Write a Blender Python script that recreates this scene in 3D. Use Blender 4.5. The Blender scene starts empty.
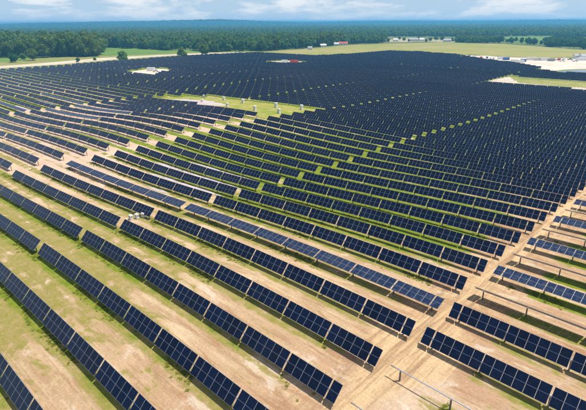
import bpy, bmesh, math, random
import numpy as np
from mathutils import Matrix, Vector

random.seed(7)
rng = np.random.default_rng(7)
scene = bpy.context.scene
col = scene.collection

# ------------------------------------------------------------------ camera
# World axes: +X runs along the panel rows, +Y across the rows and away from the camera; metres.
F_PX, PITCH, ROLL, CAM_H, PHI = 476.316, 0.36678, -0.00539, 35.438, 0.81756
PW, PH = 586.0, 410.0
d_h = Vector((-math.cos(PHI), math.sin(PHI), 0)); r_h = Vector((math.sin(PHI), math.cos(PHI), 0)); Zv = Vector((0, 0, 1))
fwd = d_h * math.cos(PITCH) - Zv * math.sin(PITCH)
up0 = d_h * math.sin(PITCH) + Zv * math.cos(PITCH)
right = r_h * math.cos(ROLL) + up0 * math.sin(ROLL)
upv = up0 * math.cos(ROLL) - r_h * math.sin(ROLL)
cam_d = bpy.data.cameras.new('camera'); cam = bpy.data.objects.new('camera', cam_d); col.objects.link(cam)
cam_d.sensor_width = 36; cam_d.lens = F_PX / PW * 36; cam_d.clip_start = 0.5; cam_d.clip_end = 40000
m = Matrix.Identity(4)
for i in range(3):
    m[i][0], m[i][1], m[i][2] = right[i], upv[i], -fwd[i]
m[2][3] = CAM_H
cam.matrix_world = m
scene.camera = cam

# ------------------------------------------------------------------ sky, sun, exposure
SUN_DIR = Vector((0.25, 0.30, 0.92)).normalized()
SKY_STRENGTH, SUN_STRENGTH = 0.078, 4.5
world = bpy.data.worlds.new('World'); scene.world = world; world.use_nodes = True
wn, wl = world.node_tree.nodes, world.node_tree.links
wn.clear()
w_out = wn.new('ShaderNodeOutputWorld'); w_bg = wn.new('ShaderNodeBackground')
sky = wn.new('ShaderNodeTexSky'); sky.sky_type = 'NISHITA'; sky.sun_disc = False
sky.sun_elevation = math.asin(SUN_DIR.z); sky.sun_rotation = math.atan2(SUN_DIR.x, SUN_DIR.y)
sky.air_density = 1.0; sky.dust_density = 0.15; sky.ozone_density = 4.5
tc = wn.new('ShaderNodeTexCoord'); sep = wn.new('ShaderNodeSeparateXYZ'); wl.new(tc.outputs['Generated'], sep.inputs[0])
def wmath(op, a, b=None, c=None):
    n = wn.new('ShaderNodeMath'); n.operation = op
    for i, v in enumerate((a, b, c)):
        if v is None: continue
        if isinstance(v, (int, float)): n.inputs[i].default_value = v
        else: wl.new(v, n.inputs[i])
    return n.outputs[0]
cmap = wn.new('ShaderNodeMapping'); cmap.inputs['Scale'].default_value = (10.0, 10.0, 46.0); wl.new(tc.outputs['Generated'], cmap.inputs[0])
nz = wn.new('ShaderNodeTexNoise'); nz.inputs['Scale'].default_value = 1.0; nz.inputs['Detail'].default_value = 9
nz.inputs['Roughness'].default_value = 0.56; nz.inputs['Distortion'].default_value = 0.2
wl.new(cmap.outputs[0], nz.inputs['Vector'])
ramp = wn.new('ShaderNodeValToRGB'); ramp.color_ramp.elements[0].position = 0.47; ramp.color_ramp.elements[1].position = 0.61
wl.new(nz.outputs[0], ramp.inputs[0])
veil = wn.new('ShaderNodeMixRGB'); veil.inputs[2].default_value = (4.5, 6.5, 8.9, 1)      # pale air towards the horizon, all round
zpos = wmath('MAXIMUM', sep.outputs[2], 0.0)
wl.new(wmath('MULTIPLY', wmath('POWER', 2.718, wmath('MULTIPLY', zpos, -7.0)), 0.92), veil.inputs[0]); wl.new(sky.outputs[0], veil.inputs[1])
mixc = wn.new('ShaderNodeMixRGB'); mixc.inputs[2].default_value = (8.8, 9.1, 9.5, 1)
cover = wmath('MULTIPLY', ramp.outputs[0], wmath('MULTIPLY_ADD', wmath('MINIMUM', wmath('MULTIPLY', zpos, 30.0), 1.0), 0.62, 0.33))
wl.new(cover, mixc.inputs[0]); wl.new(veil.outputs[0], mixc.inputs[1])
wl.new(mixc.outputs[0], w_bg.inputs[0]); w_bg.inputs[1].default_value = SKY_STRENGTH
wl.new(w_bg.outputs[0], w_out.inputs[0])
sun_d = bpy.data.lights.new('sun', 'SUN'); sun_d.energy = SUN_STRENGTH; sun_d.angle = math.radians(0.53); sun_d.color = (1, 0.955, 0.89)
sun = bpy.data.objects.new('sun', sun_d); col.objects.link(sun)
sun.rotation_euler = (-SUN_DIR).to_track_quat('-Z', 'Y').to_euler(); sun.location = (0, 0, 120)
vs = scene.view_settings; vs.view_transform = 'Standard'; vs.look = 'None'; vs.exposure = 0.36; vs.gamma = 1.0; vs.use_curve_mapping = False
scene.cycles.use_denoising = False; scene.cycles.max_bounces = 6; scene.cycles.volume_bounces = 1; scene.cycles.transparent_max_bounces = 8

# ------------------------------------------------------------------ lie of the land
ROW_S, ROW_W0 = 6.7428, 22.4384          # row spacing; top edge of row 0
AISLE2, COL_S = -73.734, 54.1             # start of column 2; column spacing
TUBE_H, CHORD, TILT = 1.30, 1.88, 48.0
TOP_DROP = TUBE_H + CHORD / 2 * math.sin(math.radians(TILT))
TERRAIN_COEFFS = [
    [0, 0, 0, 0.02, 0.01, -0.07, 0, 0.21, 0.1, 0.25, -0.1, 0.03, 0.77, 0.48],
    [-0, -0.01, 0.01, 0.08, 0.05, -0.33, -0.35, 0.2, 0.19, 2.49, 2.99, -0.15, -0.34, 0.18],
    [-0.03, -0.08, -0.06, 0.08, 0.06, -0.53, -0.32, 0.93, -1.34, -2.69, 0.01, 0.75, 0.74, 0.46],
    [-0.11, -0.25, -0.27, -0.12, -0.13, -0.48, 0.08, 1.98, 1.34, -0.49, 0.29, 0.98, 0.78, 0.32],
    [-0.11, -0.26, -0.28, -0.16, -0.13, -0.24, -0.16, 0.4, 0.92, 1.14, 0.58, -0.36, -0.4, -0.11],
    [0.01, 0.04, 0.05, 0.09, 0.17, 0.1, -0.2, -0.55, -0.65, -0.5, -0.51, -0.56, -0.33, -0.09],
    [0.07, 0.16, 0.19, 0.17, 0.23, 0.23, 0.17, 0.27, 0.34, 0.17, -0.02, -0.07, -0.04, -0.01],
    [0.03, 0.07, 0.08, 0.07, 0.09, 0.11, 0.13, 0.23, 0.3, 0.22, 0.1, 0.03, 0, 0],
    [0.01, 0.01, 0.01, 0.01, 0.01, 0, -0.1, -0.31, -0.44, -0.34, -0.16, -0.05, -0.01, -0],
    [0, 0, 0, 0, 0, -0.02, -0.1, -0.28, -0.4, -0.33, -0.17, -0.06, -0.01, -0]]
CU, CW = np.meshgrid(np.arange(-400, 61, 35.0), np.arange(0, 330, 35.0))
CU, CW, CC = CU.ravel(), CW.ravel(), np.array(TERRAIN_COEFFS).ravel()
HILLS = [(215, 5600, 480, 26), (180, 6200, 500, 20), (245, 6000, 420, 18), (75, 5200, 480, 21), (105, 6300, 420, 18), (20, 6000, 400, 15), (330, 6500, 700, 18), (400, 6900, 600, 20), (500, 6800, 900, 19), (570, 6400, 500, 22), (140, 6600, 900, 18)]
def bearing_dir(x):                      # horizontal direction of an image column
    v = r_h * ((x - 293) * math.cos(PITCH) / F_PX) + d_h
    v.normalize(); return v
def ground_z(u, w):
    u = np.atleast_1d(np.asarray(u, float)); w = np.atleast_1d(np.asarray(w, float))
    z = np.zeros_like(u)
    near = (u > -620) & (u < 280) & (w > -220) & (w < 560)
    if near.any():
        uu, ww = u[near], w[near]
        z[near] = (CC[None] * np.exp(-((uu[:, None] - CU) ** 2 + (ww[:, None] - CW) ** 2) / (2 * 40.0 ** 2))).sum(1)
    for x, dist, rad, hgt in HILLS:
        v = bearing_dir(x) * dist
        z += hgt * np.exp(-((u - v.x) ** 2 + (w - v.y) ** 2) / (2 * rad ** 2))
    return z - TOP_DROP
def gz(u, w): return float(ground_z(u, w)[0])
def project(u, w, z):
    u, w, z = (np.asarray(a, float) for a in (u, w, z))
    Z = z - CAM_H
    a = u * right.x + w * right.y + Z * right.z; b = u * upv.x + w * upv.y + Z * upv.z; c = u * fwd.x + w * fwd.y + Z * fwd.z
    c = np.where(np.abs(c) < 1e-3, 1e-3, c)
    return 293 + F_PX * a / c, 205 - F_PX * b / c, c
def at(x, y, lift=0.0):                  # the ground point seen at a pixel of the photograph
    d = right * ((x - 293) / F_PX) - upv * ((y - 205) / F_PX) + fwd
    z = -TOP_DROP
    for _ in range(6):
        t = (CAM_H - z - lift) / -d.z
        z = gz(d.x * t, d.y * t)
    return d.x * t, d.y * t
def inside(poly, x, y):
    x = np.asarray(x, float); y = np.asarray(y, float); r = np.zeros(x.shape, bool); n = len(poly)
    for i in range(n):
        x1, y1 = poly[i]; x2, y2 = poly[(i + 1) % n]
        if y1 == y2: continue
        r ^= ((y1 > y) != (y2 > y)) & (x < (x2 - x1) * (y - y1) / (y2 - y1) + x1)
    return r
def ground_poly(px): return [at(x, y) for x, y in px]

# ------------------------------------------------------------------ helpers
def link(o, parent=None):
    col.objects.link(o)
    if parent is not None: o.parent = parent
    return o
def tag(o, label=None, cat=None, group=None, kind=None):
    if label: o['label'] = label
    if cat: o['category'] = cat
    if group: o['group'] = group
    if kind: o['kind'] = kind
    return o
def empty(name, loc, rz=0.0):
    o = bpy.data.objects.new(name, None); o.empty_display_size = 0.3; o.location = loc; o.rotation_euler = (0, 0, rz)
    return link(o)
def mesh_arrays(name, verts, faces, mats, mat_idx=None, uv=None, smooth=False):
    verts = np.asarray(verts, np.float32); faces = np.asarray(faces, np.int32); n = faces.shape[1]
    me = bpy.data.meshes.new(name)
    me.vertices.add(len(verts)); me.vertices.foreach_set('co', verts.ravel())
    me.loops.add(faces.size); me.loops.foreach_set('vertex_index', faces.ravel())
    me.polygons.add(len(faces)); me.polygons.foreach_set('loop_start', np.arange(0, faces.size, n, dtype=np.int32))
    for mt in mats: me.materials.append(mt)
    if mat_idx is not None: me.polygons.foreach_set('material_index', np.asarray(mat_idx, np.int32))
    if uv is not None:
        l = me.uv_layers.new(name='UVMap'); l.data.foreach_set('uv', np.asarray(uv, np.float32).ravel())
    me.polygons.foreach_set('use_smooth', np.full(len(faces), smooth))
    me.update(calc_edges=True); me.validate()
    return me
class MB:                                 # collects boxes and prisms for one mesh
    def __init__(self): self.v, self.f, self.mi = [], [], []
    def hexa(self, pts, mi=0):
        b = len(self.v); self.v += [tuple(p) for p in pts]
        for f in ((0, 3, 2, 1), (4, 5, 6, 7), (0, 1, 5, 4), (1, 2, 6, 5), (2, 3, 7, 6), (3, 0, 4, 7)):
            self.f.append(tuple(b + i for i in f)); self.mi.append(mi)
    def box(self, x0, x1, y0, y1, z0, z1, mi=0):
        self.hexa([(x0, y0, z0), (x1, y0, z0), (x1, y1, z0), (x0, y1, z0), (x0, y0, z1), (x1, y0, z1), (x1, y1, z1), (x0, y1, z1)], mi)
    def poly(self, pts, mi=0):
        b = len(self.v); self.v += [tuple(p) for p in pts]; self.f.append(tuple(range(b, b + len(pts)))); self.mi.append(mi)
    def cyl(self, c, axis, r, h, n=12, mi=0):
        ax = Vector(axis).normalized(); s = ax.orthogonal().normalized(); t = ax.cross(s); c = Vector(c); b = len(self.v)
        for e in (0, 1):
            for i in range(n):
                a = 2 * math.pi * i / n; self.v.append(tuple(c + ax * (h * e) + (s * math.cos(a) + t * math.sin(a)) * r))
        for i in range(n):
            j = (i + 1) % n; self.f.append((b + i, b + j, b + n + j, b + n + i)); self.mi.append(mi)
        self.f.append(tuple(b + i for i in reversed(range(n)))); self.mi.append(mi)
        self.f.append(tuple(b + n + i for i in range(n))); self.mi.append(mi)
    def mesh(self, name, *mats):
        me = bpy.data.meshes.new(name); me.from_pydata(self.v, [], self.f)
        for mt in mats: me.materials.append(mt)
        me.polygons.foreach_set('material_index', self.mi); me.update(); return me
    def build(self, name, parent, *mats):
        return link(bpy.data.objects.new(name, self.mesh(name, *mats)), parent)

# ------------------------------------------------------------------ materials
class NT:
    def __init__(self, name):
        self.mat = bpy.data.materials.new(name); self.mat.use_nodes = True
        self.n, self.l = self.mat.node_tree.nodes, self.mat.node_tree.links
        self.bsdf = self.n['Principled BSDF']
    def put(self, sock, v):
        if isinstance(v, bpy.types.NodeSocket): self.l.new(v, sock)
        elif isinstance(v, (tuple, list)) and len(v) == 3 and sock.type == 'RGBA': sock.default_value = (*v, 1)
        else: sock.default_value = v
    def math(self, op, a, b=None, c=None, clamp=False):
        n = self.n.new('ShaderNodeMath'); n.operation = op; n.use_clamp = clamp
        for i, v in enumerate((a, b, c)):
            if v is not None: self.put(n.inputs[i], v)
        return n.outputs[0]
    def mix(self, f, a, b, mode='MIX'):
        n = self.n.new('ShaderNodeMixRGB'); n.blend_type = mode
        self.put(n.inputs[0], f); self.put(n.inputs[1], a); self.put(n.inputs[2], b); return n.outputs[0]
    def sstep(self, v, lo, hi):
        n = self.n.new('ShaderNodeMapRange'); n.interpolation_type = 'SMOOTHSTEP'
        self.put(n.inputs[0], v); n.inputs[1].default_value = lo; n.inputs[2].default_value = hi; return n.outputs[0]
    def noise(self, vec, scale, detail=4, rough=0.55, dist=0.0):
        n = self.n.new('ShaderNodeTexNoise'); n.inputs['Scale'].default_value = scale; n.inputs['Detail'].default_value = detail
        n.inputs['Roughness'].default_value = rough; n.inputs['Distortion'].default_value = dist
        if vec is not None: self.l.new(vec, n.inputs['Vector'])
        return n.outputs[0]
    def mapping(self, vec, scale=(1, 1, 1), loc=(0, 0, 0)):
        n = self.n.new('ShaderNodeMapping'); n.inputs['Scale'].default_value = scale; n.inputs['Location'].default_value = loc
        self.l.new(vec, n.inputs['Vector']); return n.outputs[0]
    def pos(self): return self.n.new('ShaderNodeNewGeometry').outputs['Position']
    def obj(self): return self.n.new('ShaderNodeTexCoord').outputs['Object']
    def rnd(self): return self.n.new('ShaderNodeObjectInfo').outputs['Random']
    def bump(self, h, strength, dist):
        n = self.n.new('ShaderNodeBump'); n.inputs['Strength'].default_value = strength; n.inputs['Distance'].default_value = dist
        self.l.new(h, n.inputs['Height']); self.l.new(n.outputs[0], self.bsdf.inputs['Normal'])
    def set(self, **kw):
        for k, v in kw.items(): self.put(self.bsdf.inputs[k.replace('_', ' ')], v)
        return self.mat

def simple(name, colr, rough=0.6, metal=0.0, var=0.12, scale=1.5):
    t = NT(name); n = t.noise(t.obj(), scale, 5)
    k = t.math('MULTIPLY_ADD', n, var * 2, 1 - var)
    g = t.n.new('ShaderNodeCombineXYZ'); [t.put(g.inputs[i], k) for i in range(3)]
    return t.set(Base_Color=t.mix(1.0, colr, g.outputs[0], 'MULTIPLY'), Roughness=rough, Metallic=metal)

M = {}
# glass of a module: dark cells, fine cell lines, the pale centre bar of half-cut cells
def solar_glass(name, c1, c2, dust_sheen):
    t = NT(name); uvn = t.n.new('ShaderNodeUVMap'); sp = t.n.new('ShaderNodeSeparateXYZ'); t.l.new(uvn.outputs[0], sp.inputs[0])
    def line(v, n, wd):
        a = t.math('ABSOLUTE', t.math('SUBTRACT', t.math('FRACT', t.math('MULTIPLY', v, n)), 0.5))
        return t.math('GREATER_THAN', a, 0.5 - wd)
    grid = t.math('MAXIMUM', line(sp.outputs[0], 6, 0.012), line(sp.outputs[1], 24, 0.02))
    bar = t.math('LESS_THAN', t.math('ABSOLUTE', t.math('SUBTRACT', sp.outputs[1], 0.5)), 0.009)
    ps = t.pos(); big = t.noise(ps, 0.045, 3); fine = t.noise(ps, 2.2, 4)
    base = t.mix(t.math('MULTIPLY_ADD', big, 0.4, t.math('MULTIPLY', t.rnd(), 0.6)), c1, c2)
    base = t.mix(t.math('MULTIPLY', grid, 0.14), base, (0.12, 0.16, 0.28))
    base = t.mix(t.math('MULTIPLY', bar, 0.50), base, (0.26, 0.30, 0.40))
    base = t.mix(t.math('MULTIPLY', t.sstep(fine, 0.4, 0.8), dust_sheen), base, (0.30, 0.29, 0.27))  # pale speckled film; mixed stronger on flat rows as part of their painted sheen
    return t.set(Base_Color=base, Roughness=t.math('MULTIPLY_ADD', fine, 0.10, 0.10), IOR=1.45, Specular_IOR_Level=0.22)
M['glass'] = solar_glass('solar_glass', (0.0004, 0.0028, 0.014), (0.0018, 0.0080, 0.036), 0.018)
M['glass_dusty'] = solar_glass('skylit_solar_glass', (0.009, 0.019, 0.050), (0.013, 0.026, 0.066), 0.15)   # flat rows: brighter sky reflection painted in as a paler base colour
M['frame'] = simple('anodised_frame', (0.34, 0.35, 0.38), 0.45, 0.5)
M['steel'] = simple('galvanised_steel', (0.50, 0.51, 0.53), 0.45, 0.7, 0.2, 3)
M['post'] = simple('weathered_pile_steel', (0.20, 0.19, 0.18), 0.6, 0.5, 0.25, 2)
M['white'] = simple('white_paint', (0.78, 0.78, 0.77), 0.5)
M['offwhite'] = simple('offwhite_siding', (0.66, 0.65, 0.61), 0.65)
M['grey'] = simple('grey_paint', (0.30, 0.31, 0.32), 0.55)
M['dark'] = simple('dark_rubber', (0.025, 0.025, 0.027), 0.8)
M['red'] = simple('red_paint', (0.50, 0.035, 0.025), 0.45)
M['blue'] = simple('blue_paint', (0.06, 0.16, 0.42), 0.45)
M['roof_grey'] = simple('grey_roofing', (0.33, 0.33, 0.34), 0.7)
M['roof_red'] = simple('red_metal_roof', (0.42, 0.06, 0.045), 0.5)
M['window'] = simple('window_glass', (0.03, 0.04, 0.05), 0.1)
M['wood'] = simple('pallet_wood', (0.36, 0.25, 0.14), 0.8)
M['concrete'] = simple('concrete', (0.42, 0.41, 0.39), 0.85)
M['bark'] = simple('bark', (0.10, 0.075, 0.05), 0.9)

# the ground of the solar field: sandy soil, dry lanes, grass that follows the rows
t = NT('field_soil_and_grass'); P = t.pos(); s3 = t.n.new('ShaderNodeSeparateXYZ'); t.l.new(P, s3.inputs[0]); X, Y = s3.outputs[0], s3.outputs[1]
n_big = t.noise(P, 0.018, 4); n_mid = t.noise(P, 0.10, 5, 0.6, 0.6); n_small = t.noise(P, 0.55, 8, 0.72); n_fine = t.noise(P, 3.6, 9, 0.85)
n_pat = t.noise(t.mapping(P, (0.75, 1.35, 1), (31, 7, 0)), 0.17, 7, 0.68, 1.1)
streak = t.noise(t.mapping(P, (0.035, 0.9, 1)), 1.0, 5, 0.6, 0.25)
streak2 = t.noise(t.mapping(P, (0.06, 2.6, 1), (9, 3, 0)), 1.0, 4, 0.6, 0.2)
rowph = t.math('FRACT', t.math('MULTIPLY_ADD', Y, 1 / ROW_S, -(ROW_W0 - 1.35) / ROW_S + 0.5 + 20))
dist_row = t.math('MULTIPLY', t.math('ABSOLUTE', t.math('SUBTRACT', rowph, 0.5)), ROW_S)     # metres from the line under a row
dr = t.math('ADD', dist_row, t.math('MULTIPLY', t.math('SUBTRACT', n_pat, 0.5), 2.6))
strip = t.sstep(dr, 1.75, 0.55)
right_sand = t.sstep(t.math('ADD', X, t.math('MULTIPLY', t.math('SUBTRACT', n_mid, 0.5), 40)), -62, -22)
aisle_d = t.math('ABSOLUTE', t.math('SUBTRACT', X, -20.4))
aisle = t.sstep(t.math('ADD', aisle_d, t.math('MULTIPLY', t.math('SUBTRACT', n_mid, 0.5), 9)), 7.5, 2.0)
rightgreen = t.math('MULTIPLY', t.math('MULTIPLY', t.sstep(X, -17, -12), t.sstep(Y, 52, 60)), strip)
midgreen = t.math('MULTIPLY', t.sstep(Y, 48, 78), t.sstep(X, -4, -40))
leftgreen = t.math('MULTIPLY', t.sstep(X, -40, -66), t.sstep(Y, 46, 22))
near_tan = t.math('MULTIPLY', t.sstep(Y, 62, 50), t.sstep(X, -105, -70))
g = t.math('ADD', t.math('MULTIPLY', strip, 0.60), t.math('MULTIPLY', t.math('SUBTRACT', n_pat, 0.5), 2.0))
g = t.math('ADD', g, t.math('MULTIPLY', t.math('SUBTRACT', n_big, 0.5), 0.6))
g = t.math('ADD', g, t.math('MULTIPLY', midgreen, 0.42)); g = t.math('ADD', g, t.math('MULTIPLY', leftgreen, 0.40))
g = t.math('ADD', g, t.math('MULTIPLY', rightgreen, 0.75)); g = t.math('SUBTRACT', g, t.math('MULTIPLY', right_sand, 0.20)); g = t.math('SUBTRACT', g, t.math('MULTIPLY', aisle, 0.9))
g = t.math('ADD', g, t.math('MULTIPLY', t.math('SUBTRACT', streak, 0.5), 0.9))
g = t.math('ADD', g, t.math('MULTIPLY', t.math('SUBTRACT', n_small, 0.5), 1.15))
g = t.math('ADD', g, 0.14)
leftpink = t.math('MULTIPLY', t.sstep(X, -85, -125), t.math('MULTIPLY', t.sstep(Y, 28, 50), t.sstep(Y, 150, 110)))
g = t.math('SUBTRACT', g, t.math('MULTIPLY', leftpink, 0.42))
gmask = t.sstep(t.math('ADD', g, t.math('MULTIPLY', t.math('SUBTRACT', n_fine, 0.5), 0.8)), 0.20, 0.50)
soil = t.mix(t.sstep(n_mid, 0.35, 0.7), (0.455, 0.31, 0.175), (0.575, 0.43, 0.265))
soil = t.mix(t.math('MULTIPLY', t.sstep(streak2, 0.48, 0.68), 0.45), soil, (0.36, 0.235, 0.125))
red = t.math('MULTIPLY', right_sand, t.sstep(streak, 0.42, 0.62))
soil = t.mix(t.math('MULTIPLY', red, 0.65), soil, (0.42, 0.245, 0.145))
soil = t.mix(t.math('MULTIPLY', t.math('MULTIPLY', aisle, t.sstep(n_mid, 0.3, 0.6)), 0.6), soil, (0.56, 0.37, 0.18))
trk = t.math('MULTIPLY', t.sstep(t.noise(t.mapping(P, (0.75, 0.07, 1), (3, 1, 0)), 1.0, 8, 0.7, 0.9), 0.46, 0.62), aisle)
soil = t.mix(t.math('MULTIPLY', trk, 0.9), soil, (0.30, 0.185, 0.10))
brown = t.math('MULTIPLY', t.sstep(t.noise(t.mapping(P, (0.10, 0.55, 1), (17, 5, 0)), 1.0, 6, 0.68, 0.8), 0.45, 0.62), t.sstep(X, -75, -30))
soil = t.mix(t.math('MULTIPLY', brown, 0.8), soil, (0.33, 0.185, 0.095))
soil = t.mix(t.math('MULTIPLY', leftpink, 0.55), soil, (0.60, 0.44, 0.35))
soil = t.mix(t.math('MULTIPLY', t.math('MULTIPLY', t.sstep(X, -30, -16), t.sstep(Y, 44, 34)), t.math('MULTIPLY', t.sstep(n_mid, 0.35, 0.65), 0.7)), soil, (0.57, 0.43, 0.31))
pale = t.sstep(t.math('ADD', n_pat, t.math('MULTIPLY', t.math('SUBTRACT', n_small, 0.5), 0.5)), 0.43, 0.30)
soil = t.mix(t.math('MULTIPLY', pale, 0.7), soil, (0.62, 0.51, 0.39))
yq = t.math('DIVIDE', t.math('SUBTRACT', Y, 41.0), 5.5)           # the sandy track between the blocks, wider where vehicles turn
half = t.math('MULTIPLY_ADD', t.math('POWER', 2.718, t.math('MULTIPLY', t.math('MULTIPLY', yq, yq), -1.0)), 3.4, 1.5)
edge = t.math('ADD', t.math('SUBTRACT', t.math('ABSOLUTE', t.math('SUBTRACT', X, -20.2)), half), t.math('ADD', t.math('MULTIPLY', t.math('SUBTRACT', n_pat, 0.5), 5.0), t.math('MULTIPLY', t.math('SUBTRACT', n_small, 0.5), 2.0)))
track = t.sstep(edge, 0.9, -0.9)
ruts = t.noise(t.mapping(P, (1.15, 0.07, 1), (2, 4, 0)), 1.0, 8, 0.72, 0.7)
tcol = t.mix(t.sstep(ruts, 0.42, 0.66), (0.61, 0.43, 0.235), (0.34, 0.205, 0.11))
soil = t.mix(t.math('MULTIPLY', track, 0.9), soil, tcol)
dry = t.mix(t.sstep(n_small, 0.35, 0.65), (0.335, 0.26, 0.095), (0.245, 0.215, 0.05))
lush = t.mix(t.sstep(n_small, 0.35, 0.65), (0.215, 0.245, 0.014), (0.115, 0.170, 0.010))
lushm = t.sstep(t.math('ADD', t.math('ADD', g, t.math('MULTIPLY', strip, 0.25)), t.math('MULTIPLY', t.math('MAXIMUM', midgreen, rightgreen), 0.75)), 0.72, 1.45)
grass = t.mix(lushm, dry, lush)
colr = t.mix(t.math('MULTIPLY', gmask, t.math('SUBTRACT', 1.0, track)), soil, grass)
k = t.math('MULTIPLY_ADD', n_small, 0.40, t.math('MULTIPLY_ADD', n_fine, 1.5, 0.06)); kk = t.n.new('ShaderNodeCombineXYZ'); [t.put(kk.inputs[i], k) for i in range(3)]
colr = t.mix(1.0, colr, kk.outputs[0], 'MULTIPLY')
# beyond the field: open country, meadow and scrub
far = t.sstep(t.math('ADD', Y, t.math('MULTIPLY', X, -0.85)), 640, 700)
meadow = t.mix(t.sstep(t.noise(P, 0.006, 5), 0.4, 0.6), (0.10, 0.14, 0.03), (0.16, 0.17, 0.05))
colr = t.mix(far, colr, meadow)
t.bump(t.math('ADD', t.math('ADD', n_fine, t.math('MULTIPLY', n_small, 3.0)), t.math('MULTIPLY', streak2, 2.0)), 0.8, 0.09)
M['ground'] = t.set(Base_Color=colr, Roughness=0.95, Specular_IOR_Level=0.15)

def land(name, c1, c2, c3, s1=0.02, s2=0.3, stretch=(1, 1, 1)):
    t = NT(name); P = t.mapping(t.pos(), stretch)
    a = t.mix(t.sstep(t.noise(P, s1, 5, 0.6, 0.4), 0.36, 0.64), c1, c2)
    a = t.mix(t.math('MULTIPLY', t.sstep(t.noise(P, s2, 6, 0.65), 0.45, 0.7), 0.6), a, c3)
    t.bump(t.noise(P, 1.2, 5), 0.5, 0.2)
    return t.set(Base_Color=a, Roughness=0.95, Specular_IOR_Level=0.15)
M['pasture'] = land('pasture_grass', (0.26, 0.255, 0.055), (0.33, 0.27, 0.10), (0.19, 0.23, 0.03), 0.012, 0.05)
M['green_field'] = land('green_crop', (0.10, 0.19, 0.025), (0.15, 0.23, 0.035), (0.08, 0.14, 0.02), 0.01, 0.08)
M['verge'] = land('verge_grass', (0.20, 0.23, 0.045), (0.27, 0.24, 0.08), (0.13, 0.17, 0.03), 0.03, 0.2)
M['sand'] = land('bare_sand', (0.58, 0.47, 0.36), (0.68, 0.60, 0.50), (0.48, 0.37, 0.25), 0.05, 0.3)
M['gravel'] = land('pale_gravel', (0.42, 0.35, 0.32), (0.50, 0.44, 0.43), (0.42, 0.31, 0.20), 0.15, 0.9)
M['dirt_road'] = land('dirt_road', (0.50, 0.41, 0.29), (0.58, 0.50, 0.38), (0.42, 0.33, 0.20), 0.04, 0.4)
M['open_grass'] = land('open_plot_grass', (0.19, 0.235, 0.02), (0.30, 0.28, 0.05), (0.50, 0.37, 0.20), 0.05, 0.22)
M['stubble'] = land('stubble', (0.36, 0.30, 0.17), (0.42, 0.36, 0.24), (0.22, 0.23, 0.07), 0.02, 0.06)
t = NT('pond_water'); t.bump(t.noise(t.pos(), 0.8, 3), 0.08, 0.05)
M['water'] = t.set(Base_Color=(0.03, 0.05, 0.06), Roughness=0.05, IOR=1.33)

def leafy(t, colr, through):
    d = t.n.new('ShaderNodeBsdfDiffuse'); tr = t.n.new('ShaderNodeBsdfTranslucent'); mx = t.n.new('ShaderNodeMixShader')
    t.put(d.inputs[0], colr); t.put(tr.inputs[0], colr); mx.inputs[0].default_value = through
    t.l.new(d.outputs[0], mx.inputs[1]); t.l.new(tr.outputs[0], mx.inputs[2]); t.l.new(mx.outputs[0], t.n['Material Output'].inputs[0]); t.n.remove(t.bsdf)
    return t.mat
def foliage(name, c1, c2, c3):
    t = NT(name); a = t.mix(t.rnd(), c1, c2)
    return leafy(t, t.mix(t.sstep(t.noise(t.obj(), 0.35, 3), 0.42, 0.7), a, c3), 0.35)
M['leaf_olive'] = foliage('olive_foliage', (0.085, 0.165, 0.022), (0.15, 0.20, 0.03), (0.17, 0.215, 0.035))
M['leaf_green'] = foliage('green_foliage', (0.085, 0.19, 0.03), (0.155, 0.25, 0.045), (0.18, 0.27, 0.055))
M['leaf_dark'] = foliage('dark_foliage', (0.05, 0.14, 0.04), (0.08, 0.17, 0.045), (0.11, 0.19, 0.05))

# ------------------------------------------------------------------ ground sheet
def axis(lo, hi, step, far_lo, far_hi):
    a = list(np.arange(lo, hi + 0.1, step)); s = step
    while a[-1] < far_hi: s *= 1.075; a.append(min(a[-1] + s, far_hi))
    s = step
    while a[0] > far_lo: s *= 1.075; a.insert(0, max(a[0] - s, far_lo))
    return np.array(a)
ua, wa = axis(-640, 180, 5, -11000, 9000), axis(-60, 620, 5, -4000, 11000)
gu, gw = np.meshgrid(ua, wa); nu, nw = len(ua), len(wa)
gv = np.stack([gu.ravel(), gw.ravel(), ground_z(gu.ravel(), gw.ravel())], 1)
ii = np.arange((nw - 1) * nu).reshape(nw - 1, nu)[:, :-1].ravel()
me = mesh_arrays('ground', gv, np.stack([ii, ii + 1, ii + nu + 1, ii + nu], 1), [M['ground']], smooth=True)
tag(link(bpy.data.objects.new('ground', me)), kind='structure')

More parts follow.
